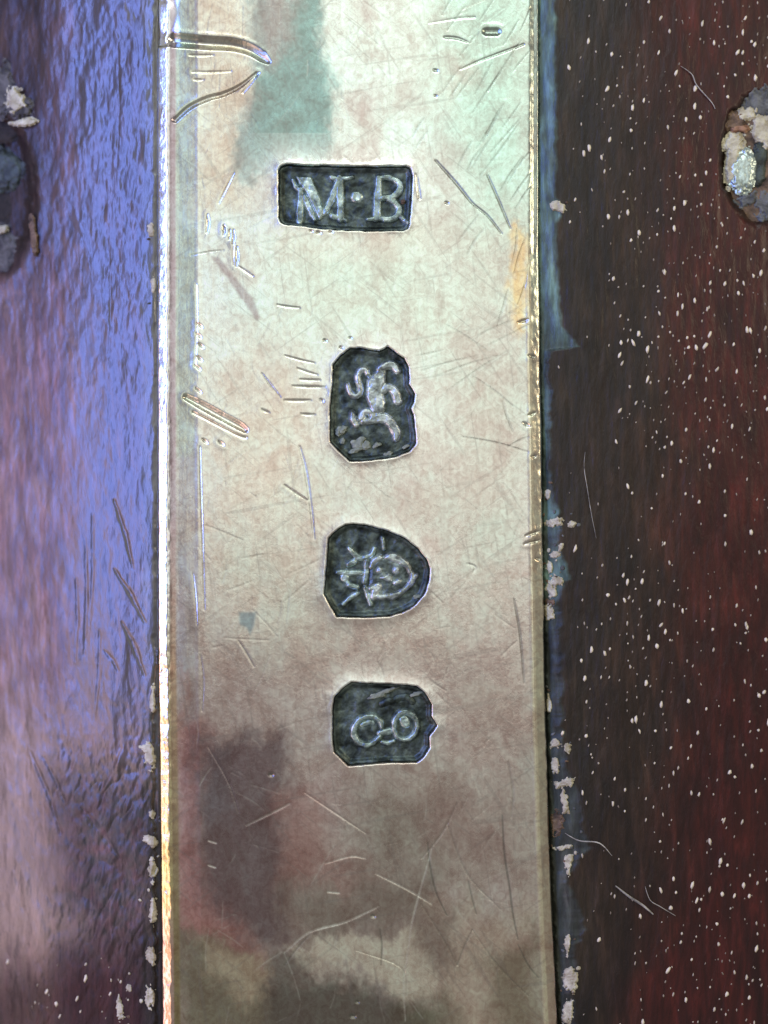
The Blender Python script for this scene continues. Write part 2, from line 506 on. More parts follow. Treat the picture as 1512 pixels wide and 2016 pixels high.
pa_, pb_ = pits(pts[:, 0], pts[:, 1])
ok = (pb_ > 1.1) & (pa_ > 1.1)
Vs, Fs = [], []; off = 0
for i in np.nonzero(ok)[0]:
    v = IV1 * (1 + 0.16 * rng.normal(size=(len(IV1), 1)))
    v = v * np.array([wv[i], lv[i], 1.6])
    c, s = math.cos(ang[i]), math.sin(ang[i])
    v = np.stack([v[:, 0] * c - v[:, 1] * s, v[:, 0] * s + v[:, 1] * c, v[:, 2]], -1)
    z = zz[i] + 0.2 + 0.5 * big[i]
    k = (CAMZ - z * U) / CAMZ
    v = v * U + np.array([wx(pts[i, 0]) * k, wy(pts[i, 1]) * k, z * U])
    Vs.append(v); Fs.append(IF1 + off); off += len(v)
fl = tri_object("filler_fleck", np.concatenate(Vs), np.concatenate(Fs), FLECK, wood)
fl['kind'] = 'stuff'
shade = np.clip(0.10 + 0.90 * big[ok] ** 0.6 + rng.uniform(-0.1, 0.35, ok.sum()), 0.15, 1.0)
fa = fl.data.attributes.new("dirt", 'FLOAT', 'POINT')
fa.data.foreach_set("value", np.repeat(shade, len(IV1)).astype(np.float32))

def crust(name, x, y, rx, ry, thick, mat, parent, seed, rot=0.0, ragged=1.0, lift=0.0, tilt=0.0):
    """a thin crumbly deposit with a ragged outline lying on the wood"""
    m_ = max(rx, ry) * 1.7
    st = max(0.8, m_ / 60)
    X, Y = np.meshgrid(np.arange(x - m_, x + m_, st), np.arange(y - m_, y + m_, st))
    c, s_ = math.cos(rot), math.sin(rot)
    a = ((X - x) * c + (Y - y) * s_) / rx; b = (-(X - x) * s_ + (Y - y) * c) / ry
    q = np.hypot(a, b) + ragged * (1.1 * fbm(X / 13 + seed, Y / 13, seed, 3) + 0.7 * fbm(X / 4.5, Y / 4.5 - seed, seed + 1, 2))
    base = wood_all(X, Y)
    if lift: base = base * 0.25 + 0.75 * (float(np.median(base)) ) + lift + tilt * (X - x)
    z = base - 1.0 + (thick + 1.0) * sstep(1.05, 0.55, q) + 2.2 * thick / 5 * fbm(X / 7, Y / 7, seed + 2, 3)
    return grid_object(name, X, Y, z, mat, parent, q < 1.0, None, True)

def lump(name, px_, py_, rx, ry, h, mat, parent, seed, rot=0.0, lift=0.0, rough=0.34, base=None):
    v = IV2.copy()
    r = 1 + rough * 2.9 * (fbm(v[:, 0] * 1.9 + seed * 3.7, v[:, 1] * 1.9 + v[:, 2] * 1.1, seed, 3)) \
          + 0.55 * (fbm(v[:, 0] * 5 + seed, v[:, 1] * 5 - v[:, 2] * 4, seed + 5, 3))
    v = v * r[:, None] * np.array([rx, ry, h * 0.7])
    c, s = math.cos(rot), math.sin(rot)
    v = np.stack([v[:, 0] * c - v[:, 1] * s, v[:, 0] * s + v[:, 1] * c, v[:, 2]], -1) * U
    p = wood_point(px_, py_, lift) if base is None else base
    o = tri_object(name, v, IF2, mat, parent)
    o.location = p
    return o

# ------------------------------------------------------------------ residue lodged along the band
RES = [(1093, 1028, 20, 9, 7, .1), (1127, 1033, 9, 7, 6, .4), (1104, 1078, 5, 10, 5, -.3), (1092, 1092, 14, 5, 5, .1), (1083, 1115, 7, 14, 6, 0),
       (1095, 1146, 17, 12, 7, .5), (1086, 1160, 11, 16, 7, .1), (1080, 1206, 10, 16, 6, .2), (1081, 1388, 4, 16, 5, 0),
       (1092, 1466, 16, 10, 6, .2), (1117, 1472, 7, 11, 6, 0), (1093, 1508, 8, 15, 6, .1), (1108, 1541, 22, 10, 7, .2), (1113, 1582, 8, 24, 6, .1),
       (1122, 1688, 9, 8, 5, 0), (1108, 1668, 26, 5, 5, .15), (1118, 1700, 6, 22, 4, 0.1), (1117, 1860, 5, 22, 5, 0), (1123, 1930, 14, 26, 7, .1), (1118, 1995, 12, 26, 7, 0),
       (1100, 408, 20, 9, 6, -.3), (1078, 975, 5, 14, 5, 0),
       (296, 1488, 11, 27, 7, .15), (286, 1473, 14, 7, 6, -.4), (300, 1606, 6, 9, 5, 0), (296, 1655, 17, 9, 6, -.3), (301, 1712, 8, 22, 6, 0),
       (303, 1798, 8, 32, 6, 0), (297, 1880, 8, 20, 6, .1), (295, 1965, 11, 26, 7, 0), (236, 1985, 7, 26, 6, .1), (252, 1946, 6, 6, 5, 0),
       (297, 455, 6, 16, 4, 0), (301, 560, 4, 18, 4, 0), (301, 1378, 5, 26, 4, 0)]
for i, (x, y, rx, ry, h, r) in enumerate(RES):
    crust("residue", x, y, rx * 0.95 + 1, ry * 0.95 + 1, h * 0.8, CREAM, wood, 100 + i, -r)
    for j in range(2):      # crumbs scattered beside it
        rr = np.random.default_rng(900 + i * 7 + j)
        crust("crumb", x + rr.normal() * (rx + 5), y + rr.normal() * (ry + 10), rr.uniform(2, 4.5), rr.uniform(2, 5), 3, [CREAM, GREY, BROWN][int(rr.integers(0, 3))], wood, 300 + i * 3 + j, rr.uniform(0, 3))
crust("residue", 1097, 1620, 13, 30, 4, BROWN, wood, 160, 0.1)
crust("residue", 1080, 1186, 10, 9, 4, BROWN, wood, 161, 0.1)

# ------------------------------------------------------------------ silver band
band = bpy.data.objects.new("silver_band", None); link(band)
tag(band, "tarnished silver band with four punched marks, set between two strips of dark wood", "silver band")

MB = [(548, 336), (553, 328), (564, 324), (600, 326), (667, 327), (738, 328), (800, 327), (808, 331), (812, 345), (809, 397), (806, 440), (802, 450), (792, 454), (730, 455), (667, 453), (632, 450), (600, 446), (562, 442), (553, 437), (549, 428), (549, 385)]
def tf(pts, ox, oy, k): return [(ox + a / k, oy + b / k) + tuple(w / k for w in r) for a, b, *r in pts]
LION = tf([(480, 190), (600, 192), (700, 208), (790, 225), (850, 195), (880, 168), (950, 220), (1060, 300), (1105, 400), (1110, 570), (1170, 680), (1160, 760), (1125, 830), (1150, 900), (1165, 990), (1180, 1100), (1180, 1200), (1120, 1280), (960, 1350), (700, 1385), (480, 1395), (375, 1300), (270, 1190), (268, 1000), (270, 800), (295, 560), (300, 370), (380, 270)], 600, 650, 5.4)
LEOP = tf([(430, 180), (520, 165), (700, 195), (880, 240), (1060, 320), (1200, 430), (1290, 540), (1328, 640), (1315, 790), (1260, 930), (1160, 1040), (1040, 1110), (900, 1150), (620, 1165), (345, 1157), (280, 1060), (205, 920), (220, 700), (240, 480), (250, 322), (330, 240)], 600, 1000, 5.4)
DATE = tf([(400, 185), (520, 192), (900, 207), (1120, 232), (1220, 310), (1290, 430), (1285, 560), (1350, 660), (1262, 775), (1265, 900), (1200, 1010), (1120, 1070), (800, 1075), (520, 1095), (370, 1105), (290, 1030), (215, 960), (195, 820), (195, 500), (215, 350), (310, 250)], 620, 1310, 5.6)
STAMPS = [MB, LION, LEOP, DATE]

NOM = axis([(0, 90, 1.3), (90, 690, 1.75), (690, 754, 1.3)])          # across, nominal 754 wide
ny = axis([(-420, 0, 8), (0, 2016, 1.75), (2016, 2440, 8)])
edge_off = np.array([-3.0, -1.5])
S, PYb = np.meshgrid(np.concatenate([[0, 0], NOM, [754, 754]]), ny)
Lb = xL(PYb); Rb = xR(PYb)
PXb = Lb + S / 754 * (Rb - Lb)
PXb[:, 0] -= 0.8; PXb[:, 1] -= 0.4; PXb[:, -1] += 0.8; PXb[:, -2] += 0.4
d = PXb - Lb; e = Rb - PXb

# cross-section: rolled bead on the left, hollow, shallow bevel, flat, soft right arris
cp = [(0, -12), (1, -8), (2.2, -6), (4, -4.9), (7, -3.6), (11, -2.0), (15, -0.4), (18, 0.8), (20, 1.4), (22, 1.4), (25, 0.4), (29, -0.9), (33, -1.9), (37, -2.3), (42, -2.2), (60, -1.1), (74, -0.3), (78, 0.1), (81, 0.35), (84, 0.15), (90, 0), (400, 0)]
zl = np.interp(d, [c[0] for c in cp], [c[1] for c in cp])
up = sstep(560, 420, PYb)
zr_a = np.interp(e, [0, 2, 6, 10, 13, 16, 20, 24, 60], [-9, -6, -5.4, -5.2, -3.6, -1.6, -0.4, 0, 0])
zr_b = np.interp(e, [0, 2, 5, 9, 14, 19, 23, 26, 30, 60], [-9, -5.5, -3.8, -2.4, -1.0, 0.6, 1.6, 1.0, 0.1, 0])
zr = zr_a * up + zr_b * (1 - up)
Zb = np.where(d < 377, zl, zr)
inner = sstep(20, 60, d) * sstep(10, 40, e)
Zb = Zb + inner * (1.6 * fbm(PXb / 130, PYb / 160, 201, 2) + 0.5 * fbm(PXb / 30, PYb / 50, 203, 2))
beadwear = sstep(30, 24, d)
d_w = d + 5.0 * fbm(PYb / 26, PYb * 0, 221, 3) * sstep(0, 6, d)
Zb = np.where(d < 60, Zb - np.interp(d, [c[0] for c in cp], [c[1] for c in cp]) + np.interp(d_w, [c[0] for c in cp], [c[1] for c in cp]), Zb)
Zb = Zb + beadwear * (0.7 * fbm(PXb / 5, PYb / 12, 205, 2) * np.interp(PYb, [0, 900, 1000, 2016], [.5, .6, 1.6, 1.7]) + 0.6 * fbm(PXb * 0, PYb / 60, 207, 2))
edger = sstep(30, 10, e)
Zb = Zb + edger * (1.4 * fbm(PXb / 7, PYb / 14, 209, 2))
# the bead is dented flat above the gouge
dent = sstep(95, 86, PYb) * sstep(46, 20, d)
Zb = Zb - dent * (5.0 - 2.5 * np.sin(np.clip(PYb, 0, 95) / 14.0)) 

tint = np.empty(PXb.shape + (3,))
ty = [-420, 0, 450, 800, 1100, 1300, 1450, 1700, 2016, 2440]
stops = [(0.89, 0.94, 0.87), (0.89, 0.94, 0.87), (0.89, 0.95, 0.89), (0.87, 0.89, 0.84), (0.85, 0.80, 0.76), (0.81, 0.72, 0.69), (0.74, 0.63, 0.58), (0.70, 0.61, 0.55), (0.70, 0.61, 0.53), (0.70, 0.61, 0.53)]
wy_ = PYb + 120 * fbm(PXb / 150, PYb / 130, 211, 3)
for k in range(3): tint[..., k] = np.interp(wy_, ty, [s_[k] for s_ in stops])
wpx = PXb + 44 * fbm(PXb / 60, PYb / 80, 213, 3) + 24 * fbm(PXb / 9, PYb / 14, 214, 3); wpy = PYb + 70 * fbm(PXb / 40, PYb / 60, 217, 3) + 30 * fbm(PXb / 7, PYb / 12, 218, 3)

def window(x0, x1, y0, y1):
    i0, i1 = np.searchsorted(ny, [y0, y1])
    j0, j1 = np.searchsorted(NOM, [x0 - 309 - 14, (x1 - 309) * 754 / 740.0 + 14])
    return slice(max(0, i0 - 1), i1 + 1), slice(max(0, j0 + 1), j1 + 3)

def stain_or_reflection(poly, colr, amt, feather=14, sharp=False):
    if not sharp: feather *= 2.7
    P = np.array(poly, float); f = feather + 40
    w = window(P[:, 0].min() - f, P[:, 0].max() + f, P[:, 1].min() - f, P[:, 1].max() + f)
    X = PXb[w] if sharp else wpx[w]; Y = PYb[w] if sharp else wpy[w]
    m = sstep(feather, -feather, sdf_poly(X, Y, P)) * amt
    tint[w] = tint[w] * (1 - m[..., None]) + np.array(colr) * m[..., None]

cl = sstep(-0.05, 0.28, fbm(PXb / 120, PYb / 150, 231, 4))[..., None] * sstep(1700, 1300, PYb)[..., None]
tint = tint * (1 - 0.55 * cl) + np.array([0.82, 0.95, 0.89]) * 0.55 * cl
cl = sstep(0.02, 0.3, fbm(PXb / 90, PYb / 130, 233, 4))[..., None]
tint = tint * (1 - 0.5 * cl) + np.array([0.74, 0.60, 0.58]) * 0.5 * cl
# thin films of tarnish with shapes of their own; teal and maroon areas are painted reflections
stain_or_reflection([(344, -60), (384, -60), (386, 300), (384, 900), (380, 900), (345, 900)], (0.64, 0.74, 0.62), 0.85, 5, True)
stain_or_reflection([(344, 900), (380, 900), (388, 1420), (350, 1440)], (0.50, 0.47, 0.46), 0.75, 8)
stain_or_reflection([(392, -60), (500, -60), (486, 350), (470, 420), (388, 420)], (0.84, 0.72, 0.58), 0.8, 16)
stain_or_reflection([(498, -60), (640, -60), (648, 180), (640, 340), (560, 350), (478, 352), (470, 300), (500, 120)], (0.31, 0.44, 0.42), 0.95, 7)  # teal reflection painted into the metal's colour
stain_or_reflection([(505, -60), (590, -60), (580, 90), (520, 130), (500, 60)], (0.50, 0.44, 0.42), 0.85, 12)
stain_or_reflection([(470, 200), (500, 190), (500, 350), (468, 350)], (0.52, 0.50, 0.48), 0.5, 10)
stain_or_reflection([(860, -60), (1050, -60), (1050, 460), (960, 440), (880, 250)], (0.64, 0.84, 0.74), 0.85, 34)
stain_or_reflection([(560, 440), (820, 440), (900, 660), (700, 690), (520, 660)], (0.78, 0.90, 0.76), 0.5, 40)
stain_or_reflection([(385, 700), (640, 740), (640, 1060), (385, 1040)], (0.86, 0.72, 0.58), 0.55, 40)
stain_or_reflection([(880, 450), (1040, 440), (1044, 640), (900, 620)], (0.70, 0.66, 0.58), 0.6, 30)
stain_or_reflection([(850, 700), (1050, 650), (1056, 1260), (880, 1240)], (0.70, 0.62, 0.55), 0.6, 36)
stain_or_reflection([(390, 1040), (640, 1060), (630, 1300), (392, 1330)], (0.72, 0.62, 0.50), 0.55, 30)
stain_or_reflection([(640, 960), (870, 960), (880, 1300), (640, 1320)], (0.66, 0.58, 0.50), 0.5, 34)
stain_or_reflection([(400, 1240), (900, 1250), (1060, 1250), (1068, 1440), (400, 1440)], (0.60, 0.47, 0.42), 0.55, 30)
stain_or_reflection([(350, 1420), (400, 1430), (410, 1700), (540, 1890), (530, 1920), (380, 1850), (352, 1830)], (0.60, 0.29, 0.27), 0.85, 12)  # maroon areas from here: soft reflections painted into the colour
stain_or_reflection([(385, 1450), (560, 1440), (575, 1560), (570, 1870), (500, 1860), (400, 1780), (390, 1600)], (0.25, 0.18, 0.185), 0.92, 13)
stain_or_reflection([(395, 1480), (450, 1470), (450, 1600), (400, 1620)], (0.26, 0.24, 0.26), 0.6, 16)
stain_or_reflection([(550, 1560), (640, 1570), (650, 1700), (740, 1730), (700, 1760), (560, 1740)], (0.56, 0.33, 0.30), 0.75, 14)
stain_or_reflection([(690, 1540), (900, 1540), (880, 1700), (730, 1720)], (0.36, 0.32, 0.26), 0.6, 24)
stain_or_reflection([(820, 1540), (1040, 1560), (1040, 1660), (830, 1690)], (0.56, 0.42, 0.38), 0.6, 22)
stain_or_reflection([(560, 1750), (860, 1720), (860, 1820), (600, 1850)], (0.30, 0.24, 0.20), 0.7, 16)
stain_or_reflection([(355, 1830), (540, 1900), (530, 2080), (350, 2080)], (0.27, 0.245, 0.165), 0.8, 14)
stain_or_reflection([(400, 1870), (540, 1900), (520, 1950), (480, 1970), (420, 1910)], (0.72, 0.60, 0.44), 0.8, 8)
stain_or_reflection([(565, 1855), (640, 1840), (850, 1840), (855, 1960), (760, 1960), (700, 1890), (600, 1900)], (0.92, 0.86, 0.72), 0.95, 6)
stain_or_reflection([(520, 1935), (600, 1925), (690, 1915), (760, 1965), (850, 1985), (850, 2080), (510, 2080)], (0.16, 0.14, 0.12), 0.85, 10)
stain_or_reflection([(540, 1880), (600, 1870), (620, 1930), (540, 1940)], (0.20, 0.17, 0.15), 0.7, 8)
stain_or_reflection([(850, 1800), (1050, 1800), (1060, 2080), (850, 2080)], (0.78, 0.64, 0.50), 0.6, 22)
stain_or_reflection([(800, 1830), (900, 1800), (900, 1900), (840, 1900)], (0.32, 0.24, 0.21), 0.7, 10)
stain_or_reflection([(780, 1960), (880, 1960), (920, 2080), (780, 2080)], (0.24, 0.22, 0.155), 0.7, 14)
stain_or_reflection([(950, 1900), (1060, 1830), (1070, 2080), (1000, 2080)], (0.30, 0.275, 0.19), 0.65, 14)
stain_or_reflection([(470, 1205), (505, 1205), (500, 1232), (492, 1250), (486, 1236), (472, 1230)], (0.34, 0.38, 0.40), 0.9, 4, True)
stain_or_reflection([(416, 505), (430, 505), (500, 590), (512, 625), (505, 632), (470, 580)], (0.52, 0.45, 0.46), 0.8, 4, True)
stain_or_reflection([(880, 120), (930, 110), (920, 170), (880, 190)], (0.76, 0.62, 0.56), 0.5, 12)
stain_or_reflection([(1014, 455), (1034, 455), (1040, 560), (1042, 660), (1030, 660), (1005, 560)], (0.95, 0.66, 0.34), 0.85, 6)
stain_or_reflection([(355, 1330), (372, 1330), (372, 1440), (352, 1440)], (0.62, 0.36, 0.28), 0.6, 6)
# bevels and arris
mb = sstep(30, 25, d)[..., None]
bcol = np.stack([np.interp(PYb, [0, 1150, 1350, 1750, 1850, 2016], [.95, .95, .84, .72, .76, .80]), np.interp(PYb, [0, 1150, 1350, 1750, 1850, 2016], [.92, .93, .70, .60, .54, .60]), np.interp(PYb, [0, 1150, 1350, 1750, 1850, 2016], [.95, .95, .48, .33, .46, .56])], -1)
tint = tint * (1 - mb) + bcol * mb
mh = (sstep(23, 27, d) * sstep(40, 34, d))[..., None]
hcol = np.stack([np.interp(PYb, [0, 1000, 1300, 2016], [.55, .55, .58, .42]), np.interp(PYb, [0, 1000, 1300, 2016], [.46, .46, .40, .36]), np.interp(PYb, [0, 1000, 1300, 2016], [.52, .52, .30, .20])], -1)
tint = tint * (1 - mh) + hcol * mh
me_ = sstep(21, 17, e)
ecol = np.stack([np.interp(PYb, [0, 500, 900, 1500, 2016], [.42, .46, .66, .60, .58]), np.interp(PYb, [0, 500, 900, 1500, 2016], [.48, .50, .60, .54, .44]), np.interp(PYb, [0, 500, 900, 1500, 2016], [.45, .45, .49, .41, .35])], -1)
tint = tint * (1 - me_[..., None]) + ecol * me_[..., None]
mg = sstep(16, 20, e) * sstep(30, 25, e) * sstep(450, 540, PYb)
tint = tint * (1 - mg[..., None] * 0.8) + np.array([0.86, 0.76, 0.55]) * mg[..., None] * 0.8
rough_b = 0.02 * sstep(1300, 1500, PYb) + 0 * PYb
rough_b = rough_b - 0.10 * sstep(28, 22, d)

# ----- stamps: wall sinks into the plate, metal heaved up round each punch
hole = np.full(PXb.shape, 1e3)
for i, P in enumerate(STAMPS):
    A = np.array(P)
    w = window(A[:, 0].min() - 60, A[:, 0].max() + 60, A[:, 1].min() - 60, A[:, 1].max() + 60)
    X, Y = PXb[w], PYb[w]
    s_ = sdf_poly(X, Y, P) + 2.4 * fbm(X / 12, Y / 12, 301 + i, 2)
    heave = (3.8 if i == 0 else 2.8) * np.exp(-np.clip(s_ - 2, 0, None) / (16 if i == 0 else 11)) * (1 + 0.5 * fbm(X / 25, Y / 25, 311 + i, 2))
    z = Zb[w] + heave * sstep(-1, 2.5, s_)
    wall = sstep(1.5, -7, s_)
    z = z - 21 * wall
    Zb[w] = z
    halo = np.exp(-np.clip(s_, 0, None) / (36 if i == 0 else 19)) * sstep(0, 2, s_)  # pale halo: light caught by the heaved rim, put into the colour
    halo_col = np.array([0.97, 0.97, 0.93])
    under = sstep(A[:, 1].mean() + 20, A[:, 1].max() + 5, Y)            # below each mark the halo is painted pinker, as if turned from the light
    pm = halo * (0.95 - 0.2 * under)
    tint[w] = tint[w] * (1 - pm[..., None]) + (halo_col * (1 - under[..., None]) + np.array([0.90, 0.78, 0.70]) * under[..., None]) * pm[..., None]
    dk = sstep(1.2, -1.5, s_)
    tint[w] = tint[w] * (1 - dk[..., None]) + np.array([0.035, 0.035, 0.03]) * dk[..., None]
    hole[w] = np.minimum(hole[w], s_)

# ----- scratches, dents and gouges
def cut(pts, depth, lip=0.0, wid=None, dark_=0.0, light=0.0, soft=1.8):
    big_ = depth > 4.5 and max(p[2] for p in pts) > 3.6 and len(pts) > 2
    depth *= 0.72 if big_ else 0.5; lip *= 0.2 if big_ else 0.3; soft = 3.2 if big_ else soft; dark_ *= 0.8
    P = np.array(pts, float); f = 16 + P[:, 2].max()
    if len(pts) >= 3:
        q = np.vstack([2 * P[0] - P[1], P, 2 * P[-1] - P[-2]]); out = []
        for i in range(1, len(q) - 2):
            for t in np.linspace(0, 1, 5, endpoint=False):
                out.append(0.5 * (2 * q[i] + (q[i + 1] - q[i - 1]) * t + (2 * q[i - 1] - 5 * q[i] + 4 * q[i + 1] - q[i + 2]) * t * t + (3 * q[i] - q[i - 1] - 3 * q[i + 1] + q[i + 2]) * t ** 3))
        out.append(P[-1]); P = np.array(out); P[:, 2] = np.maximum(P[:, 2], 0.2)
        pts = [tuple(r) for r in P]
    w = window(P[:, 0].min() - f, P[:, 0].max() + f, P[:, 1].min() - f, P[:, 1].max() + f)
    X = PXb[w]; Y = PYb[w]
    if X.size == 0: return
    s_ = stroke(X, Y, pts)
    Zb[w] = Zb[w] - depth * sstep(soft, -P[:, 2].max(), s_) + lip * np.exp(-((s_ - 4.0) / 5.0) ** 2)
    if dark_:
        m = (sstep(soft, -1, s_) * dark_)[..., None]
        tint[w] = tint[w] * (1 - m) + np.array([0.16, 0.17, 0.15]) * m
    if light:
        m = (sstep(soft, -1, s_) * light)[..., None]
        tint[w] = tint[w] * (1 - m) + np.array([0.94, 0.92, 0.84]) * m
# the deep gouge at the top of the left edge, with its thin branch
cut([(342, 78, 14), (400, 84, 13), (455, 88, 12), (490, 97, 11), (515, 112, 9), (527, 121, 5)], 13, 3.5)
cut([(342, 70, 8), (400, 76, 7), (455, 79, 7), (490, 88, 6), (520, 104, 5)], 3, 0, None, 0.75)
cut([(344, 236, 4), (372, 211, 4.5), (410, 193, 4.5), (440, 185, 4), (475, 168, 3.5), (505, 144, 2.5)], 5, 2.0, None, 0.35)
cut([(478, 182, 2), (495, 162, 2), (510, 143, 1.5)], 3, 1.2)
cut([(366, 782, 6), (400, 800, 8), (440, 822, 8), (470, 838, 8), (482, 846, 6)], 8, 2.4, None, 0.30)
cut([(380, 812, 2), (430, 838, 2), (470, 858, 2), (484, 862, 2)], 4, 1.2, None, 0.3)
cut([(958, 62, 9), (978, 62, 9)], 7, 2.6, None, 0.75, 0, 2)
cut([(858, 316, 2.0), (900, 363, 2.8), (930, 400, 2.2), (960, 425, 2.0), (988, 460, 1.2)], 3.5, .8, None, 0.6)
cut([(960, 345, 1.5), (980, 390, 2), (1005, 450, 1)], 2.5, .6, None, 0.5)
cut([(907, 136, 1.2), (950, 117, 2.0), (1031, 87, 2.2)], 3.5, .8, None, 0.6)
cut([(845, 45, 1), (900, 36, 2), (934, 33, 2.4)], 2.5, .5, None, 0.5)
cut([(876, 73, 3), (900, 75, 3), (922, 83, 1.5)], 4, 1, None, 0.55)
cut([(826, 390, 4.0), (820, 345, 3)], 3, 1, None, 0.25)
for (x, y, a) in [(858, 138, 5), (880, 399, 4), (858, 188, 3), (735, 1803, 5), (704, 1972, 4), (695, 2000, 7), (534, 1525, 5), (640, 670, 4), (672, 684, 4), (690, 665, 3), (652, 456, 4), (628, 458, 5), (613, 455, 3)]:
    cut([(x - a * .4, y, a * .7), (x + a * .4, y + 1, a * .6)], 5, .8, None, 0.6)
rs = np.random.default_rng(5)
# hatching on the right at the top: parallel file marks
for (x0, y0, ln) in [(872, 180, 62), (885, 192, 60), (935, 185, 70), (930, 222, 95), (938, 292, 90), (930, 330, 75), (945, 345, 130), (920, 335, 50), (985, 375, 80), (1005, 395, 70), (990, 250, 60), (960, 180, 120),
                     (990, 90, 60), (1010, 140, 50), (880, 60, 60), (905, 110, 60), (945, 40, 50), (900, 190, 70), (1020, 330, 40), (1000, 360, 60), (950, 280, 85), (966, 300, 90), (905, 470, 60), (920, 500, 60), (1015, 410, 60), (900, 330, 60), (812, 270, 45), (818, 292, 40), (870, 30, 60), (1025, 60, 50)]:
    a = math.radians(57 + rs.normal() * 4)
    x1, y1 = x0 + ln * math.cos(a), y0 - ln * math.sin(a)
    cut([(x0, y0, .5), ((x0 + x1) / 2 + rs.normal() * 1.5, (y0 + y1) / 2, 1.2), (x1, y1, .5)], 1.3, .2, None, 0.42)
for (ax, ay, bx, by) in [(1018, 450, 1008, 520), (1034, 470, 1012, 540), (1040, 520, 1020, 600), (1000, 570, 980, 640), (940, 660, 1010, 630), (960, 680, 1040, 640), (860, 740, 980, 700), (880, 770, 1000, 690),
                         (880, 640, 960, 690), (930, 740, 1010, 800), (990, 790, 1010, 850), (910, 860, 1040, 890), (820, 700, 870, 690), (830, 730, 940, 700), (1000, 880, 1040, 860)]:
    mx, my = (ax + bx) / 2 + rs.normal() * 3, (ay + by) / 2 + rs.normal() * 3
    cut([(ax, ay, .5), (mx, my, 1.1), (bx, by, .5)], 1.2, .25, None, 0.28)
# vertical nicks and rows of pits left of the maker's mark
for (x, y, h) in [(408, 440, 18), (441, 455, 9), (452, 462, 10), (459, 466, 14), (466, 505, 20), (440, 448, 5)]:
    cut([(x, y - h, 1), (x + 1, y, 2.6), (x - 1, y + h, 1)], 5, 1.4, None, 0.45)
cut([(460, 480, 1), (459, 500, 1.6), (460, 522, 1)], 3, 1, None, 0, 0.6)
cut([(470, 525, 1), (485, 535, 1.4), (498, 544, 1)], 3, 1, None, 0, 0.6)
cut([(375, 502, .7), (410, 496, 1.2), (440, 492, .6)], 2, .4, None, 0.4)
for (x, y) in [(390, 660), (394, 680), (391, 705), (388, 723), (389, 768), (402, 868), (434, 872), (392, 640)]:
    cut([(x - 3, y - 3, 1.5), (x + 2, y + 1, 2.6), (x + 6, y + 5, 1.2)], 5, 1.8, None, 0.45)
for (ax, ay, bx, by, wd) in [(372, 108, 420, 108, 1.4), (378, 141, 455, 140, 2), (382, 156, 400, 156, 2), (515, 735, 552, 782, 2), (560, 788, 612, 788, 3), (630, 786, 637, 790, 4), (590, 747, 630, 748, 2), (575, 760, 640, 762, 2.5), (585, 725, 625, 738, 1.6),
                             (592, 815, 620, 816, 2), (560, 700, 620, 715, 1.4), (560, 955, 605, 985, 1.8), (545, 600, 590, 606, 2), (430, 400, 460, 340, 1), (515, 806, 530, 812, 3)]:
    cut([(ax, ay, wd * .5), ((ax + bx) / 2, (ay + by) / 2 + 1, wd), (bx, by, wd * .4)], 3, 1, None, 0.42)
cut([(590, 880, 2), (602, 930, 3), (612, 1000, 3), (618, 1060, 2)], 2, .8, None, 0, 0.5)
cut([(393, 880, 1), (396, 990, 1.3), (400, 1120, 1), (402, 1200, .8)], 2, .8, None, 0.35)
cut([(386, 560, 1), (388, 640, 1.2), (384, 720, 1)], 1.5, 1, None, 0, .5)
# scratches below
for pts, dk, lt in [([(842, 1658), (846, 1700), (858, 1755), (880, 1802)], .7, 0), ([(989, 1605), (993, 1680), (1003, 1745), (1010, 1800), (1020, 1850)], .75, 0), ([(922, 1735), (930, 1770), (938, 1800)], .6, 0),
                    ([(560, 1875), (610, 1835), (680, 1815), (745, 1785)], 0, .6), ([(800, 1895), (808, 1830), (822, 1770), (850, 1670)], 0, .55), ([(1012, 1180), (1024, 1250), (1032, 1345)], .5, 0), ([(470, 1262), (485, 1285), (500, 1312)], .55, 0),
                    ([(830, 1690), (870, 1640), (900, 1580)], .3, 0), ([(750, 1900), (752, 1860), (748, 1830)], .7, 0), ([(880, 1620), (920, 1720), (985, 1790)], .3, 0), ([(740, 1720), (800, 1750), (850, 1780)], 0, .4), ([(485, 1625), (540, 1598), (570, 1582)], 0, .4),
                    ([(1020, 1860), (1040, 1900), (1060, 1925)], .6, 0), ([(900, 1900), (915, 1860), (930, 1830)], .5, 0), ([(800, 1880), (794, 1940), (798, 2010)], 0, .4), ([(560, 1900), (590, 1860), (610, 1840)], .5, 0), ([(930, 1830), (980, 1900), (1040, 1960)], .35, 0),
                    ([(830, 1780), (880, 1860), (900, 1900)], .3, 0), ([(700, 1870), (790, 1905), (800, 1960)], .2, 0), ([(1000, 1500), (1010, 1560), (1006, 1610)], .3, 0), ([(395, 1290), (400, 1340), (398, 1400)], .4, 0), ([(380, 1130), (385, 1180), (388, 1230)], .3, 0),
                    ([(600, 1560), (660, 1600), (720, 1640)], .25, 0), ([(410, 1470), (450, 1540), (470, 1600)], .25, .0), ([(920, 1110), (935, 1116), (932, 1128)], 0, .7), ([(640, 1700), (690, 1686), (720, 1690)], 0, .5), ([(645, 1756), (668, 1758)], 0, .8), ([(410, 1655), (426, 1660)], 0, .7), ([(410, 1703), (424, 1708)], 0, .8)]:
    q = [(x, y, 0.7 if i in (0, len(pts) - 1) else 1.5) for i, (x, y) in enumerate(pts)]
    cut(q, 1.5, .3, None, dk, lt)
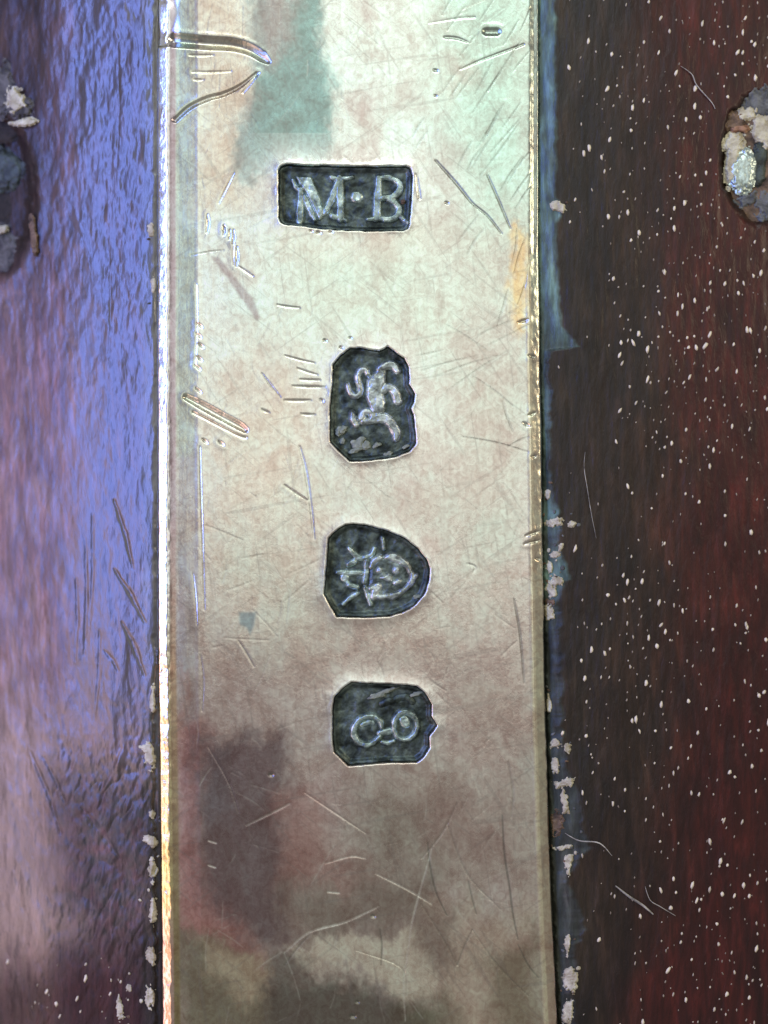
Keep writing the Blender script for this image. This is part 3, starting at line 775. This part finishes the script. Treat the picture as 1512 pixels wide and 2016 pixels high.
# nicks across the right arris
for (x, y, L_, a) in [(1035, 1055, 26, -.35), (1032, 1071, 30, -.25), (1055, 1100, 8, 0), (1040, 818, 14, -.4), (1030, 832, 14, .5), (1020, 635, 20, -.3), (1040, 700, 12, .2), (1046, 900, 10, -.3)]:
    cut([(x, y, 1.2), (x + L_ * .5, y + L_ * .5 * math.tan(a), 3.2), (x + L_, y + L_ * math.tan(a), 1.2)], 6, 1.6, None, 0.55)
# many hairline scratches everywhere
for _ in range(420):
    x = rs.uniform(385, 1040); y = rs.uniform(-100, 2100); a = rs.choice([57, 57, 80, -35, 20, 100]) + rs.normal() * 16
    ln = rs.uniform(14, 80) * (0.6 + 0.8 * rs.random()); a = math.radians(a)
    x1, y1 = x + ln * math.cos(a), y - ln * math.sin(a)
    if x1 > 1045 or x1 < 380: continue
    k = rs.uniform(.5, 1.0)
    light = rs.random() < (0.35 if y > 1300 else 0.2)
    cut([(x, y, .4 * k), ((x + x1) / 2 + rs.normal() * 2, (y + y1) / 2, 0.9 * k), (x1, y1, .4 * k)], 0.6 * k, .1, None, 0 if light else 0.18 * k, 0.3 * k if light else 0)

Zb[:, 0] = -60; Zb[:, -1] = -60; Zb[:, 1] = Zb[:, 2] - 8; Zb[:, -2] = Zb[:, -3] - 8
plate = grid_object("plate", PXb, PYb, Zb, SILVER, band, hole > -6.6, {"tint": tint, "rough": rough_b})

# ------------------------------------------------------------------ the four punched marks
def mark(name, label, P, floor, seed, strokes, uneven=2.0):
    A = np.array(P, float)
    xs = np.arange(A[:, 0].min() - 2, A[:, 0].max() + 3, 1.2); ys = np.arange(A[:, 1].min() - 2, A[:, 1].max() + 3, 1.2)
    X, Y = np.meshgrid(xs, ys)
    s_ = sdf_poly(X, Y, P)
    def floor_z(X, Y, s_):
        return -floor + uneven * 2 * fbm(X / 16, Y / 16, seed, 3) + 0.9 * fbm(X / 6, Y / 6, seed + 3, 2) + 6.0 * sstep(-12, -3, s_)
    Zf = floor_z(X, Y, s_)
    o = grid_object(name, X, Y, Zf, OXIDE, band, s_ < -2.2)
    o['label'] = label
    for pname, mat, h, edge, items in strokes:
        pts = np.array([p[:2] for it in items for p in it])
        xs = np.arange(pts[:, 0].min() - 14, pts[:, 0].max() + 14, 0.9); ys = np.arange(pts[:, 1].min() - 14, pts[:, 1].max() + 14, 0.9)
        X, Y = np.meshgrid(xs, ys)
        q = np.full(X.shape, 1e9)
        for it in items:
            if len(it[0]) == 3 and len(it) > 2:         # round the bends of a stroke
                P3 = np.array(it, float); g = np.vstack([2 * P3[0] - P3[1], P3, 2 * P3[-1] - P3[-2]]); sm = []
                for i in range(1, len(g) - 2):
                    for t in np.linspace(0, 1, 5, endpoint=False):
                        sm.append(0.5 * (2 * g[i] + (g[i + 1] - g[i - 1]) * t + (2 * g[i - 1] - 5 * g[i] + 4 * g[i + 1] - g[i + 2]) * t * t + (3 * g[i] - g[i - 1] - 3 * g[i + 1] + g[i + 2]) * t ** 3))
                it = [tuple(r) for r in sm] + [tuple(P3[-1])]
            if len(it[0]) == 3 and pname in ("leopard_head", "crown"):
                it = [(a_, b_, w_ * 1.35) for a_, b_, w_ in it]
            q = np.minimum(q, sdf_poly(X, Y, it) if len(it[0]) == 2 else stroke(X, Y, it))
        q = q - 1.7 + 1.6 * fbm(X / 8, Y / 8, seed + 9, 2)
        sd = sdf_poly(X, Y, P)
        dome = np.sqrt(np.clip((1.2 - q) / (edge * 0.85 + 1.2), 0, 1))
        z = floor_z(X, Y, sd) - 1.2 + (h * 0.8 + 1.2) * dome + 1.0 * fbm(X / 9, Y / 9, seed + 13, 2)
        grid_object(pname, X, Y, z, mat, o, (q < 0.9) & (sd < -1.5))
    return o

def S_(k, ox, oy, *pp): return tf(list(pp), ox, oy, k)
k, ox, oy = 4.2, 500, 290
mark("maker_mark", "rectangular punch reading M dot B", MB, 13, 401, [
    ("letter", RELIEF, 9, 4, [S_(k, ox, oy, (385, 340, 20), (380, 470, 24), (375, 590, 28)),
                                S_(k, ox, oy, (318, 262, 12), (345, 320, 16), (390, 360, 14)),
                                S_(k, ox, oy, (350, 235), (470, 240), (530, 380), (575, 540), (540, 590), (480, 470), (430, 360), (380, 300)),
                                S_(k, ox, oy, (415, 400, 14), (450, 480, 22), (500, 590, 16)),
                                
                                S_(k, ox, oy, (680, 290, 16), (650, 390, 26), (600, 500, 20), (580, 540, 10)),
                                S_(k, ox, oy, (705, 250, 30), (712, 420, 28), (715, 580, 28)),
                                S_(k, ox, oy, (640, 240, 16), (720, 250, 16), (815, 235, 9)),
                                S_(k, ox, oy, (650, 560, 20), (760, 595, 10))]),
    ("dot", RELIEF, 6, 5, [S_(k, ox, oy, (850, 400, 44))]),
    ("letter", RELIEF, 8, 4, [S_(k, ox, oy, (1030, 240, 20), (1022, 400, 30), (1012, 575, 30)),
                                S_(k, ox, oy, (940, 585, 10), (1010, 580, 18), (1100, 585, 16)),
                                S_(k, ox, oy, (1030, 240, 14), (1120, 240, 18), (1195, 280, 22), (1205, 340, 26), (1150, 395, 24), (1060, 412, 18)),
                                S_(k, ox, oy, (1090, 410, 16), (1170, 450, 20), (1200, 510, 24), (1160, 575, 22), (1080, 590, 16)),
                                S_(k, ox, oy, (1190, 520, 18), (1235, 590, 14), (1275, 620, 8))]),
])
k, ox, oy = 5.4, 600, 650
mark("lion_mark", "clipped corner punch with a walking lion turned on end", LION, 13, 421, [
    ("lion", BRIGHT, 10, 6, [S_(k, ox, oy, (450, 570, 20), (470, 640, 26), (520, 690, 28), (570, 680, 28), (588, 620, 28), (568, 540, 26), (562, 470, 26), (595, 420, 28), (645, 415, 28), (668, 460, 22)),
                               S_(k, ox, oy, (665, 530), (740, 455), (810, 400), (860, 440), (850, 560), (820, 640), (845, 740), (850, 830), (800, 880), (720, 880), (690, 800), (655, 710), (660, 610)),
                               S_(k, ox, oy, (800, 410, 34), (880, 368, 42), (945, 368, 42), (985, 428, 32)),
                               S_(k, ox, oy, (810, 660, 30), (870, 605, 36), (925, 615, 38), (968, 670, 44), (990, 745, 44)),
                               S_(k, ox, oy, (600, 930, 36), (620, 865, 30), (680, 860, 30), (725, 910, 30), (690, 960, 30), (620, 970, 28)),
                               S_(k, ox, oy, (500, 880, 24), (510, 940, 36), (545, 1005, 26)),
                               S_(k, ox, oy, (690, 960, 30), (800, 930, 52), (880, 950, 50), (940, 1020, 46), (975, 1090, 44), (970, 1145, 34))]),
])
k, ox, oy = 5.4, 600, 1000
mark("leopard_mark", "shield punch with a crowned leopard head lying on its side", LEOP, 13, 441, [
    ("face", FACE, 6, 9, [S_(k, ox, oy, (690, 620), (800, 520), (950, 520), (1100, 620), (1170, 740), (1080, 880), (940, 960), (740, 960), (690, 860))]),
    ("leopard_head", BRIGHT, 11, 6, [S_(k, ox, oy, (700, 630, 16), (740, 560, 22), (800, 530, 22)),
                                       S_(k, ox, oy, (865, 525, 14), (930, 520, 32), (1020, 560, 30), (1090, 620, 24), (1120, 690, 16)),
                                       S_(k, ox, oy, (1140, 700, 18), (1140, 770, 28), (1100, 830, 20), (1030, 890, 20), (950, 935, 26), (850, 945, 22), (750, 945, 20)),
                                       S_(k, ox, oy, (800, 745), (890, 695), (935, 730), (925, 785), (890, 790)),
                                       S_(k, ox, oy, (970, 668, 30)), S_(k, ox, oy, (965, 800, 22), (1000, 785, 26)), S_(k, ox, oy, (790, 660, 26)),
                                       S_(k, ox, oy, (700, 860, 20), (780, 840, 30), (740, 900, 26), (730, 950, 24)),
                                       S_(k, ox, oy, (1180, 725, 18))]),
    ("crown", RELIEF, 7, 4, [S_(k, ox, oy, (660, 570, 16), (655, 680, 18), (640, 790, 18)),
                               S_(k, ox, oy, (345, 690, 12), (430, 690, 20), (590, 690, 14)),
                               S_(k, ox, oy, (420, 745, 30)),
                               S_(k, ox, oy, (470, 600, 16), (520, 575, 20)),
                               S_(k, ox, oy, (470, 430, 12), (520, 480, 16), (590, 530, 20), (700, 500, 16), (740, 430, 10)),
                               S_(k, ox, oy, (825, 320, 12), (845, 430, 12)),
                               S_(k, ox, oy, (410, 1025, 14), (490, 950, 16), (560, 910, 12)),
                               S_(k, ox, oy, (470, 825, 18), (555, 845, 14)),
                               S_(k, ox, oy, (645, 850, 14), (670, 930, 14), (705, 1030, 12))]),
])
k, ox, oy = 5.6, 620, 1310
mark("date_mark", "octagonal punch with two worn rings side by side", DATE, 13, 461, [
    ("ring", RELIEF, 10, 5, [S_(k, ox, oy, (735, 690, 20), (725, 630, 24), (670, 585, 26), (590, 570, 28), (500, 600, 26), (435, 680, 28), (425, 770, 30), (480, 855, 30), (570, 885, 28), (650, 855, 24), (715, 790, 22))]),
    ("ring", RELIEF, 10, 5, [S_(k, ox, oy, (870, 680, 24), (895, 580, 28), (980, 520, 30), (1070, 545, 28), (1120, 620, 26), (1125, 710, 26), (1080, 790, 26), (990, 830, 24), (905, 790, 22), (870, 700, 22))]),
    ("boss", RELIEF, 6, 6, [S_(k, ox, oy, (970, 610, 44), (1000, 650, 44))]),
    ("boss", RELIEF, 5, 6, [S_(k, ox, oy, (520, 660, 22), (590, 632, 26), (640, 640, 16))]),
    ("link", RELIEF, 6, 4, [S_(k, ox, oy, (715, 760, 24), (790, 740, 30), (870, 730, 24)), S_(k, ox, oy, (740, 850, 12), (800, 870, 18), (870, 845, 12))]),
    ("wreath", OXIDE, 5, 6, [S_(k, ox, oy, (740, 440, 22), (800, 405, 28), (870, 395, 26), (940, 360, 28), (1020, 360, 28), (1075, 410, 24))]),
])
# dirt caked in the marks
def caked(x, y, rx, ry, h, seed, mat=CREAM, z=-9):
    lump("dirt_crumb", 0, 0, rx, ry, h, mat, band, seed, 0.3, 0, 0.5, Vector((wx(x), wy(y), z * U)))
DIRT = crumb_material("grey_green_dirt", (0.16, 0.18, 0.13), (0.42, 0.44, 0.33))
for i, (x, y, rx, ry) in enumerate([(675, 845, 10, 8), (666, 851, 5, 7), (674, 868, 5, 6), (704, 872, 14, 9), (722, 876, 9, 8), (741, 876, 8, 5), (801, 878, 8, 4), (700, 886, 14, 4), (765, 893, 8, 4)]):
    caked(x, y, rx, ry, 4, 500 + i, DIRT)
for i, (x, y, rx, ry) in enumerate([(743, 1370, 16, 5), (760, 1362, 20, 4), (820, 1367, 12, 4), (822, 1176, 7, 5)]):
    caked(x, y, rx, ry, 3, 520 + i, DIRT)
caked(793, 395, 5, 4, 4, 530, BROWN)

# ------------------------------------------------------------------ corroded pins in their pits
def pin_root(name, px_, py_, label, lift=0):
    o = bpy.data.objects.new(name, None); o.location = wood_point(px_, py_, lift); link(o)
    tag(o, label, "pin"); return o
def at(root, px_, py_, z):
    """point near the pin at photo px, z px above the pit's floor, in the root's space"""
    zz = root.location.z / U + z
    k = (CAMZ - zz * U) / CAMZ
    return Vector((wx(px_) * k, wy(py_) * k, zz * U)) - root.location

def piece(root, name, x, y, z, rx, ry, h, mat, seed, rot=0.0, ragged=0.5, tilt=0.0):
    o = crust(name, x, y, rx, ry, h, mat, None, seed, -rot, ragged, z, tilt)
    o.parent = root; o.matrix_parent_inverse = Matrix.Translation(-root.location)
    return o

CAV_SHADE = crumb_material("painted_cavity_shade", (0.008, 0.006, 0.004), (0.035, 0.024, 0.016))  # near-black colour stands in for shade in the pit's hollows
SOOT = crumb_material("grey_brown_crust", (0.035, 0.030, 0.027), (0.15, 0.135, 0.12))
ORANGE = crumb_material("orange_crust", (0.16, 0.07, 0.035), (0.44, 0.24, 0.14))
pl = pin_root("corroded_pin", -10, 360, "dark corroded pin head sunk in a crumbling pit at the upper left edge")
piece(pl, "pin_bed", -20, 385, 2, 92, 158, 4, CAV_SHADE, 600, 0, 0.25)
piece(pl, "pin_head", 0, 333, 9, 68, 44, 12, IRON, 601, -0.15, 0.3)
piece(pl, "cavity_shade", 10, 262, 3, 62, 20, 3, CAV_SHADE, 602, 0.16, 0.4)
piece(pl, "cavity_shade", 4, 412, 4, 36, 26, 3, CAV_SHADE, 613, 0.2, 0.4)
piece(pl, "rim", -10, 495, 6, 74, 52, 8, SOOT, 603, -0.3, 0.5)
piece(pl, "crust", 30, 194, 16, 20, 26, 7, CREAM, 606, 0.2, 0.9)
piece(pl, "crust", 48, 241, 12, 26, 8, 6, CREAM, 605, 0.1, 0.7)
piece(pl, "crust", 40, 216, 10, 30, 20, 5, SOOT, 607, 0.5, 0.9)
piece(pl, "crust", 8, 175, 8, 24, 50, 4, SOOT, 612, 0.0, 0.9)
piece(pl, "crust", 2, 452, 14, 14, 8, 6, CREAM, 608, 0.1, 0.7)
piece(pl, "crust", 66, 462, 9, 6, 40, 5, BROWN, 609, 0.1, 0.7)

pr = pin_root("corroded_pin", 1475, 330, "bright blue green pin end in a pale crusted pit at the upper right edge")
piece(pr, "pin_bed", 1496, 312, 1, 74, 130, 4, BROWN, 620, 0, 0.3)
piece(pr, "crust", 1500, 205, 5, 44, 40, 5, GREY, 629, 0.2, 0.6)
piece(pr, "crust", 1446, 240, 6, 26, 22, 6, BROWN, 626, 0.3, 0.6)
piece(pr, "crust", 1470, 222, 9, 24, 14, 5, CREAM, 627, 0.3, 0.9)
piece(pr, "crust", 1502, 256, 9, 26, 40, 6, CREAM, 628, 0.2, 0.6)
piece(pr, "crust", 1456, 253, 11, 18, 8, 4, ORANGE, 625, 0.0, 0.5)
piece(pr, "crust", 1444, 282, 9, 28, 20, 6, CREAM, 623, 0.1, 0.5)
piece(pr, "crust", 1440, 322, 7, 14, 50, 6, CREAM, 624, -0.15, 0.5)
piece(pr, "collar", 1494, 322, 8, 18, 54, 6, IRON, 622, -0.1, 0.4)
piece(pr, "pin_head", 1463, 338, 12, 28, 46, 6, PINSILVER, 621, -0.12, 0.28, 0.02)
piece(pr, "crust", 1472, 394, 6, 28, 14, 5, GREY, 631, 0.5, 0.9)
piece(pr, "crust", 1506, 400, 5, 26, 34, 5, GREY, 632, 0.3, 0.8)

# ------------------------------------------------------------------ stray fibres on the wood
def fibre(label, pts, r):
    pw = [wood_point(x, y, 2.5 + lift) for x, y, lift in pts]
    cu = bpy.data.curves.new("fibre", 'CURVE'); cu.dimensions = '3D'; cu.bevel_depth = r * U; cu.bevel_resolution = 2; cu.use_fill_caps = True
    sp = cu.splines.new('POLY'); 
    # resample smoothly
    dense = []
    for i in range(len(pw) - 1):
        p0 = pw[max(i - 1, 0)]; p1 = pw[i]; p2 = pw[i + 1]; p3 = pw[min(i + 2, len(pw) - 1)]
        for j in range(8):
            t = j / 8
            dense.append(0.5 * ((2 * p1) + (p2 - p0) * t + (2 * p0 - 5 * p1 + 4 * p2 - p3) * t * t + (3 * p1 - p0 - 3 * p2 + p3) * t ** 3))
    dense.append(pw[-1])
    sp.points.add(len(dense) - 1)
    for p, q in zip(sp.points, dense): p.co = (*q, 1)
    m = len(dense)
    for i, p in enumerate(sp.points): p.radius = 0.35 + 0.65 * math.sin(math.pi * (i + .5) / m)
    tmp = bpy.data.objects.new("tmp", cu); link(tmp)
    me = bpy.data.meshes.new_from_object(tmp.evaluated_get(bpy.context.evaluated_depsgraph_get()))
    bpy.data.objects.remove(tmp)
    me.name = "fibre"; me.materials.clear(); me.materials.append(HAIR)
    o = link(bpy.data.objects.new("fibre", me))
    tag(o, label, "fibre", "fibres on the right wood")
fibre("straight pale splinter of fibre lying on the dark wood at the lower right", [(1212, 1744, 0), (1240, 1766, 2), (1265, 1782, 2), (1286, 1800, 0)], 2.5)
fibre("thin curved fibre running down from beside the pale straight splinter", [(1270, 1745, 0), (1280, 1772, 1), (1300, 1785, 1), (1330, 1803, 0)], 0.9)
fibre("grey hair arching over the broken wood edge low beside the band", [(1112, 1640, 0), (1140, 1655, 4), (1180, 1660, 4), (1205, 1685, 0)], 1.3)
fibre("short kinked fibre stuck left of the bright pin at the top right", [(1340, 130, 0), (1362, 146, 1), (1372, 168, 1), (1400, 200, 0), (1408, 214, 0)], 1.1)
fibre("faint vertical hair on the wood right of the lion mark", [(1152, 890, 0), (1150, 920, 1), (1156, 960, 1), (1164, 1010, 0), (1174, 1060, 0)], 0.6)
